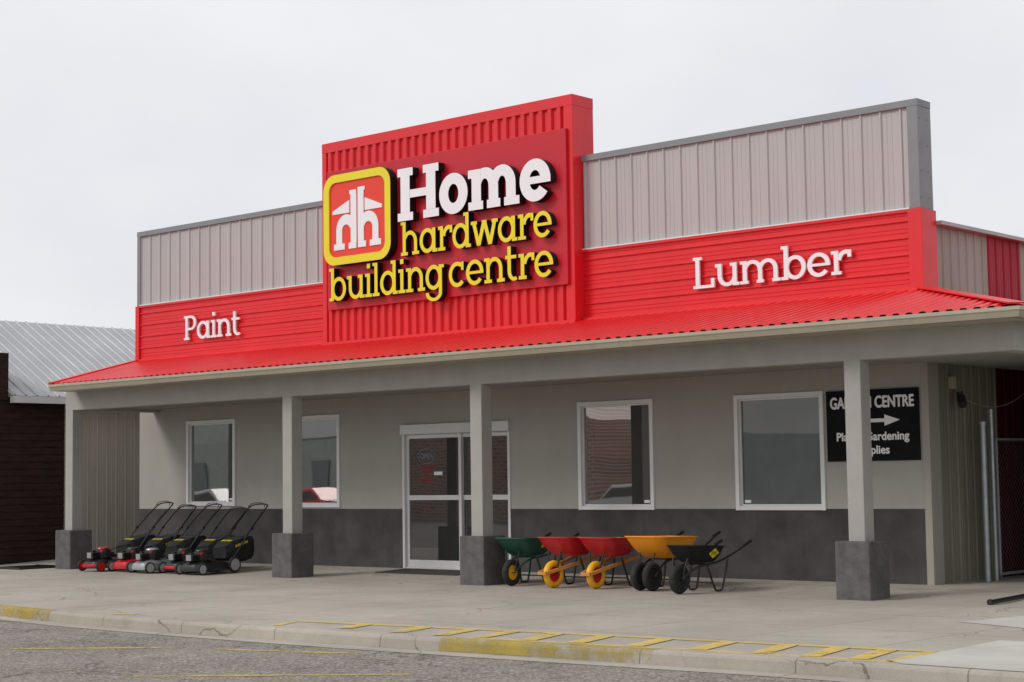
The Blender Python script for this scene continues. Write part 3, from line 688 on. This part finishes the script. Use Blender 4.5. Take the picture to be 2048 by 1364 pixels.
# ------------------------------------------------------------------ WHEELBARROWS
def rrect(x0,x1,y0,y1,r,zf,n=7):
    pts=[]
    for qx,qy,a in ((1,1,0),(0,1,90),(0,0,180),(1,0,270)):
        cx_=x1-r if qx else x0+r;cy_=y1-r if qy else y0+r
        for i in range(n+1):
            t=math.radians(a+90*i/n);X=cx_+r*math.cos(t);Y=cy_+r*math.sin(t);pts.append((X,Y,zf(Y)))
    return pts
def tyre(g,c,r,w,hole,n=28,mi=0):
    prof=[]
    for i in range(12):
        t=2*math.pi*i/12;prof.append((w/2*math.cos(t),(r+hole)/2+(r-hole)/2*math.sin(t)))
    g.lathe_x(c,prof,n,mi)
def barrow(loc,rot,tray_m,wheel_m,rim_m,frame_m,label,hw=.29,ry0=-.07,ry1=.74,dep=.25,two=False,wood=False,zt=.63,mark=None,word=None):
    b=thing("wheelbarrow",loc,label,"wheelbarrow","wheelbarrows displayed under the porch");b.rotation_euler=(.018,0,rot)
    zf=lambda y: zt+.015-(y-ry0)/(ry1-ry0)*.04
    zb=zt-dep;L_=ry1-ry0
    def rg(k,zfun,dr=0,r=None):
        fx=hw*(.58+.42*k);fy0=ry0+.30*L_*(1-k);fy1=ry1-.16*L_*(1-k)
        return rrect(-fx+dr,fx-dr,fy0+dr,fy1-dr,(r or (.10+.05*k))-dr*.5,zfun)
    zz=lambda t:(lambda y:zb+(zf(y)-zb)*t)
    rings=[rg(-.12,zz(0)),rg(.0,zz(.03)),rg(.22,zz(.15)),rg(.62,zz(.5)),rg(.9,zz(.85)),rg(1,zz(.985)),rg(1,lambda y:zf(y),-.016),rg(1,lambda y:zf(y)+.013,-.014),rg(1,lambda y:zf(y)+.011,.008),rg(.88,zz(.85),.008),rg(.60,zz(.5),.008),rg(.20,zz(.18),.008),rg(-.05,zz(.07),.01)]
    g=MB();g.loft(rings);mesh_obj("tray",g,tray_m,b,local=True,smooth=True)
    r=.19
    for wx in ((-.10,.10) if two else (0,)):
        g=MB();tyre(g,(wx,0,r),r,.10,.10);w=mesh_obj("wheel",g,wheel_m,b,local=True,smooth=True)
        g=MB();g.disc((wx,0,r),(1,0,0),.105,.045,20);g.disc((wx,0,r),(1,0,0),.03,.12,12);mesh_obj("rim",g,rim_m,w,local=True,smooth=True)
    ax=.17 if two else .075
    hx_=hw-.03
    g=MB()
    if wood:
        for sx in (-1,1): g.beam((sx*.075,-.22,.215),(sx*hx_,1.20,.50),.036,.042)
        g.beam((-.075,-.225,.215),(.075,-.225,.215),.04,.045)
    else:
        for sx in (-1,1): g.tube([(sx*ax,-.02,r),(sx*ax,-.0,r+.03),(sx*.15,.22,zb-.03),(sx*.19,.5,zb-.015),(sx*(hx_-.02),.80,zb+.06),(sx*hx_,1.22,zt+.0)],.015,8,smoothn=2)
        g.tube([(-ax,-.02,r),(ax,-.02,r)],.012,8);g.tube([(-.17,.40,zb-.02),(.17,.40,zb-.02)],.012,8)
    mesh_obj("frame",g,'wood_handle' if wood else frame_m,b,local=True,smooth=not wood)
    for sx in (-1,1):
        g=MB()
        x=sx*.2;g.tube([(x*.9,.36,zb-.02),(x*1.05,.48,.03),(x*1.05,.52,.014),(x*1.05,.60,.014),(x*1.05,.65,.03),(x*1.12,.76,zb+.03)],.014,8,smoothn=1)
        mesh_obj("leg",g,frame_m if not wood else 'black_metal',b,local=True,smooth=True)
    g=MB();g.tube([(-.2,.46,.12),(.2,.46,.12)],.01,6);mesh_obj("leg_brace",g,'black_metal',b,local=True,smooth=True)
    for sx in (-1,1):
        g=MB();g.tube([(sx*.07,0,r),(sx*.09,.0,.32),(sx*.12,.04,zb+.08)],.012,8);mesh_obj("tray_strut",g,'black_metal',b,local=True,smooth=True)
    if not wood:
        for sx in (-1,1):
            g=MB();g.tube([(sx*(hx_-.002),1.12,zt-.03),(sx*(hx_+.001),1.27,zt+.02)],.021,10);mesh_obj("grip",g,'black_plastic',b,local=True,smooth=True)
    if mark:
        g=MB();up=Vector((.36,0,.93)).normalized()
        kk=.66;c=Vector((hw*(.58+.42*kk)+.012,(ry0+ry1)/2+.07,zb+dep*.56))
        k_=1.1 if word else .5
        q=[c+Vector((0,a*k_,0))+up*bb*k_ for a,bb in ((-.10,0),(0,.065),(.10,0),(0,-.065))]
        g.add(q,[(0,1,2,3)]);mesh_obj("badge",g,mark,b,local=True)
        if word:
            cu=bpy.data.curves.new("t",'FONT');cu.body=word;cu.size=.065;cu.align_x='CENTER';cu.align_y='CENTER'
            tmp=bpy.data.objects.new("tmp",cu);COL.objects.link(tmp);bpy.context.view_layer.update()
            me=bpy.data.meshes.new_from_object(tmp.evaluated_get(bpy.context.evaluated_depsgraph_get()));bpy.data.objects.remove(tmp)
            for v in me.vertices: v.co=c+Vector((0,v.co.x,0))+up*v.co.y+Vector((.004,0,-.001))
            me.materials.clear();me.materials.append(M['black_side']);t=bpy.data.objects.new("lettering",me);COL.objects.link(t);t.parent=b
    return b
barrow((-7.62,.15,0),.05,'green_paint','rubber','yellow_wheel','green_paint',"dark green wheelbarrow with black tyre beside dark post base",zt=.655,mark='yellow_mark')
barrow((-6.80,.10,0),-.04,'red_paint','yellow_wheel','red_paint','black_metal',"red wheelbarrow with yellow wheel and wooden handles",wood=True,zt=.675)
barrow((-6.13,.20,0),.03,'red_paint','yellow_wheel','red_paint','black_metal',"red wheelbarrow with yellow wheel and wooden handles",wood=True,zt=.675)
barrow((-5.27,.20,0),-.01,'yellow_poly','rubber','rubber','black_metal',"orange yellow plastic wheelbarrow with two black wheels",two=True,zt=.70,hw=.34,ry0=-.08,ry1=.80,dep=.28)
barrow((-4.50,-.12,0),-.03,'black_tray','rubber','rubber','black_metal',"black wheelbarrow with yellow diamond badge on its side",zt=.60,hw=.27,ry0=.02,ry1=.72,dep=.22,mark='yellow_mark',word="ERIE")
# ------------------------------------------------------------------ MOWERS
def mower(loc,rot,deck_m,cap_m,label,wheel_m='grey_plastic',hk=1.,trim_m=None,prnt=True,hxo=0.):
    b=thing("lawn_mower",loc,label,"lawn mower","lawn mowers parked in a row under the porch");b.rotation_euler=(.018,0,rot)
    g=MB();Z=lambda z:(lambda y:z)
    g.loft([rrect(-.25,.25,-.08,.70,.14,Z(.06)),rrect(-.255,.255,-.085,.705,.15,Z(.10)),rrect(-.24,.24,-.06,.69,.15,Z(.17)),rrect(-.19,.19,0,.60,.14,Z(.205)),rrect(-.13,.13,.08,.42,.12,Z(.225))]);mesh_obj("deck",g,deck_m,b,local=True,smooth=True)
    if trim_m:
        g=MB();g.loft([rrect(-.262,.262,-.10,.60,.16,Z(.085)),rrect(-.264,.264,-.104,.60,.16,Z(.115)),rrect(-.25,.25,-.08,.58,.15,Z(.135))]);mesh_obj("deck_trim",g,trim_m,b,local=True,smooth=True)
    for x,y,r in ((-.285,.0,.10),(.285,.0,.10),(-.29,.70,.135),(.29,.70,.135)):
        g=MB();tyre(g,(x,y,r),r,.05,r*.66,20);w=mesh_obj("wheel",g,'rubber',b,local=True,smooth=True)
        g=MB();g.disc((x,y,r),(1,0,0),r*.74,.040,16);g.disc((x,y,r),(1,0,0),r*.2,.058,10);mesh_obj("rim",g,wheel_m,w,local=True,smooth=True)
    g=MB();circ=lambda r,z,cx=0,cy=.24:[(cx+r*math.cos(t),cy+r*math.sin(t),z) for t in [2*math.pi*i/20 for i in range(20)]]
    g.loft([circ(.10,.21),circ(.13,.23),circ(.14,.30),circ(.135,.36),circ(.11,.385),circ(.05,.395)])
    g.box(-.16,-.08,.08,.22,.24,.36);g.box(.08,.19,.16,.34,.24,.33)
    for k_ in range(5): g.box(-.10,.10,-.04+.0,.10,.235+k_*.022,.245+k_*.022)
    mesh_obj("engine",g,'black_plastic',b,local=True,smooth=True)
    g=MB();g.loft([circ(.115,.386),circ(.105,.408),circ(.06,.418)]);mesh_obj("engine_cover",g,cap_m,b,local=True,smooth=True)
    g=MB();g.box(-.06,.06,-.055,-.035,.235,.33);mesh_obj("muffler_guard",g,'silver',b,local=True,bevel=.004)
    g=MB();g.disc((.13,.12,.35),(.3,0,1),.024,.03,10);mesh_obj("fuel_cap",g,'red_paint',b,local=True,smooth=True)
    g=MB();sec=lambda y,hw,z0,z1:[(hw*a,y,z0+(z1-z0)*c) for a,c in ((-.85,0),(.85,0),(1,.12),(1,.8),(.8,1),(-.8,1),(-1,.8),(-1,.12))]
    g.loft([sec(.62,.17,.24,.42),sec(.74,.21,.19,.51),sec(1.0,.23,.17,.57),sec(1.18,.22,.21,.59),sec(1.24,.19,.27,.57)]);mesh_obj("grass_bag",g,'fabric',b,local=True,smooth=True)
    if prnt:
        g=MB()
        for k_,(a,c) in enumerate(((.78,.03),(.825,.02),(.86,.03),(.905,.018),(.935,.028),(.98,.03),(1.025,.025))):
            y0=a;y1=a+c;z=.41+(a-.76)*.25
            g.quad((.235,y0,z),(.235,y1,z+.008),(.235,y1,z+.05),(.235,y0,z+.042))
        mesh_obj("side_print",g,'yellow_mark',b,local=True)
    g=MB()
    for k_,(a,c) in enumerate(((-.12,.05),(-.05,.03),(0.0,.04),(.06,.05))): g.quad((a,.76,.520),(a+c,.76,.520),(a+c,.83,.537),(a,.83,.537))
    mesh_obj("top_print",g,'yellow_mark',b,local=True)
    g=MB();q=hk
    for sx in (-1,1): g.tube([(sx*.235,.62,.14),(sx*.250,.80,.34),(sx*.245,1.15,.74)],.0125,8)
    g.tube([(-.245,1.12,.71),(-.235+hxo,1.50*q,1.06*q),(-.17+hxo,1.60*q,1.115*q),(.17+hxo,1.60*q,1.115*q),(.235+hxo,1.50*q,1.06*q),(.245,1.12,.71)],.0125,8,smoothn=2)
    g.tube([(-.21+hxo,1.47*q,1.07*q),(-.15+hxo,1.53*q,1.14*q),(.15+hxo,1.53*q,1.14*q),(.21+hxo,1.47*q,1.07*q)],.007,6,smoothn=1);g.tube([(-.25,1.0,.57),(.25,1.0,.57)],.008,6)
    g.tube([(.2,1.45,1.03),(.16,1.1,.6),(.1,.6,.42),(.08,.3,.36)],.004,5,smoothn=2)
    g.tube([(.21,1.42,1.0),(.30,1.2,.85),(.2,.9,.5),(.1,.35,.38)],.0045,5,smoothn=2)
    g.disc((.25,1.13,.72),(1,0,0),.025,.04,10);g.disc((-.25,1.13,.72),(1,0,0),.025,.04,10);mesh_obj("handle",g,'black_metal',b,local=True,smooth=True)
mower((-14.42,-.20,0),.04,'black_metal','black_plastic',"black petrol lawn mower with grass bag and grey wheels",'grey_plastic')
mower((-15.07,-.06,0),.01,'black_metal','black_plastic',"black and red petrol lawn mower with grass bag",'grey_plastic',.94,'red_paint')
mower((-15.74,-.24,0),-.06,'silver','silver',"silver petrol lawn mower with black grass bag",'grey_plastic',1.0,None,False)
mower((-16.42,-.12,0),.06,'red_paint','black_plastic',"red lawn mower with black engine and grass bag",'grey_plastic',.98)
mower((-17.10,-.28,0),-.03,'black_metal','red_paint',"black lawn mower with red engine cover and grass bag",'red_paint',1.03,'red_paint',False)
# ------------------------------------------------------------------ across the street (seen in the glass)
br=thing("brick_building",(-42,-36,0),"brown brick building across the street with parapet","building")
g=MB();g.box(-46,-35.1,-42,-32,-.2,4.0);g.add([(-46,-32.01,4.0),(-35.3,-32.01,4.0),(-41.3,-32.01,7.6),(-46,-42,4.0),(-35.3,-42,4.0),(-41.3,-42,7.6)],[(0,1,2),(5,4,3),(0,2,5,3),(1,4,5,2)]);mesh_obj("wall",g,'brick',br)
sh=thing("shop_building",(-32,-38,0),"pale blue shop across the street with teal sign","building")
g=MB();g.box(-38.5,-31,-44,-35,-.2,3.3);mesh_obj("wall",g,'pale_far',sh)
g=MB();g.box(-36.3,-35.5,-34.95,-34.9,2.2,2.8);mesh_obj("sign_panel",g,'teal',sh)
sd=thing("siding_building",(-52,-38,0),"grey green sided building across the street","building")
g=MB();z=-.2
while z<3.6: g.quad((-75,-34-.03,z),(-75,-34,z+.2),(-47,-34,z+.2),(-47,-34-.03,z));z+=.2
g.box(-75,-47,-44,-34.06,-.2,5);mesh_obj("wall",g,'siding_far',sd)
g=MB();g.box(-57,-48.2,-33.98,-33.9,3.7,4.9);mesh_obj("sign_board",g,'frame_white',sd)
for x in (-66,-62.8,-59.6,-56.3,-53.5,-50.2):
    g=MB();g.box(x-.6,x+.6,-33.98,-33.9,.9,2.6);mesh_obj("window",g,'door_glass',sd)
def car(loc,m,label):
    b=thing("parked_car",loc,label,"car","cars parked across the street")
    body=[(-2.2,.35),(-2.2,.75),(-1.9,.92),(-1.0,1.0),(-.5,1.42),(.9,1.45),(1.6,1.02),(2.1,.95),(2.25,.6),(2.2,.3)]
    g=MB();n=len(body)
    rings=[[(x,sy,z-(.06 if abs(sy)>.8 else 0)*(z>1.05)) for x,z in body] for sy in (-.86,-.78,.78,.86)]
    g.loft(rings);mesh_obj("body",g,m,b,local=True,bevel=.03)
    g=MB()
    for sy in (-.865,.865): g.add([(-.9,sy,1.0),(1.45,sy,1.02),(.85,sy,1.33),(-.45,sy,1.31)],[(0,1,2,3)])
    mesh_obj("window",g,'door_glass',b,local=True)
    for x in (-1.4,1.4):
        for y in (-.8,.8):
            g=MB();g.disc((x,y,.32),(0,1,0),.32,.2,20);mesh_obj("wheel",g,'rubber',b,local=True,smooth=True)
car((-47.6,-28,-.2),'car_red',"red hatchback parked across the street");car((-55.,-28.5,-.2),'car_white',"white hatchback parked across the street");car((-31.6,-30,-.2),'car_white',"white hatchback parked across the street")
# ------------------------------------------------------------------ LIGHT, SKY, CAMERA
w=bpy.data.worlds.new("World");S.world=w;w.use_nodes=True;nt=w.node_tree
bg=nt.nodes["Background"]
sk=N(nt,"ShaderNodeTexSky",sky_type='NISHITA');sk.sun_disc=False;sk.sun_elevation=math.radians(46);sk.sun_rotation=math.radians(215)
tc=N(nt,"ShaderNodeTexCoord").outputs["Generated"]
mp=N(nt,"ShaderNodeMapping");mp.inputs["Scale"].default_value=(1,1,2.2);nt.links.new(tc,mp.inputs[0])
n1=noise(nt,mp.outputs[0],1.9,6,.5)
cl=mixc(nt,ramp(nt,n1,.34,.66),(.70,.722,.775),(.91,.912,.925))
sc=mixc(nt,1.,sk.outputs[0],(.10,.10,.10),'MULTIPLY')
nt.links.new(mixc(nt,.94,sc,cl),bg.inputs[0]);bg.inputs[1].default_value=1.02
sun=bpy.data.lights.new("Sun",'SUN');sun.energy=1.5;sun.angle=math.radians(20);sun.color=(1,.96,.90)
so=bpy.data.objects.new("Sun",sun);COL.objects.link(so)
so.rotation_euler=Vector((-.45,-.72,.66)).to_track_quat('Z','Y').to_euler();so.location=(0,-10,20)
cam=bpy.data.cameras.new("Camera");co=bpy.data.objects.new("Camera",cam);COL.objects.link(co);S.camera=co
yaw,pitch,roll=.7230,.0801,-.0142
F=Vector((-math.sin(yaw)*math.cos(pitch),math.cos(yaw)*math.cos(pitch),math.sin(pitch)));r0=Vector((math.cos(yaw),math.sin(yaw),0));u0=r0.cross(F)
Rr=r0*math.cos(roll)+u0*math.sin(roll);U=u0*math.cos(roll)-r0*math.sin(roll)
m=Matrix((Rr,U,-F)).transposed().to_4x4();m.translation=Vector((8.8622,-18.4530,1.4858));co.matrix_world=m
cam.sensor_width=36;cam.lens=3480.6/2048*36;cam.clip_end=2000;cam.clip_start=.1
S.view_settings.view_transform='Standard';S.view_settings.look='None';S.view_settings.exposure=0
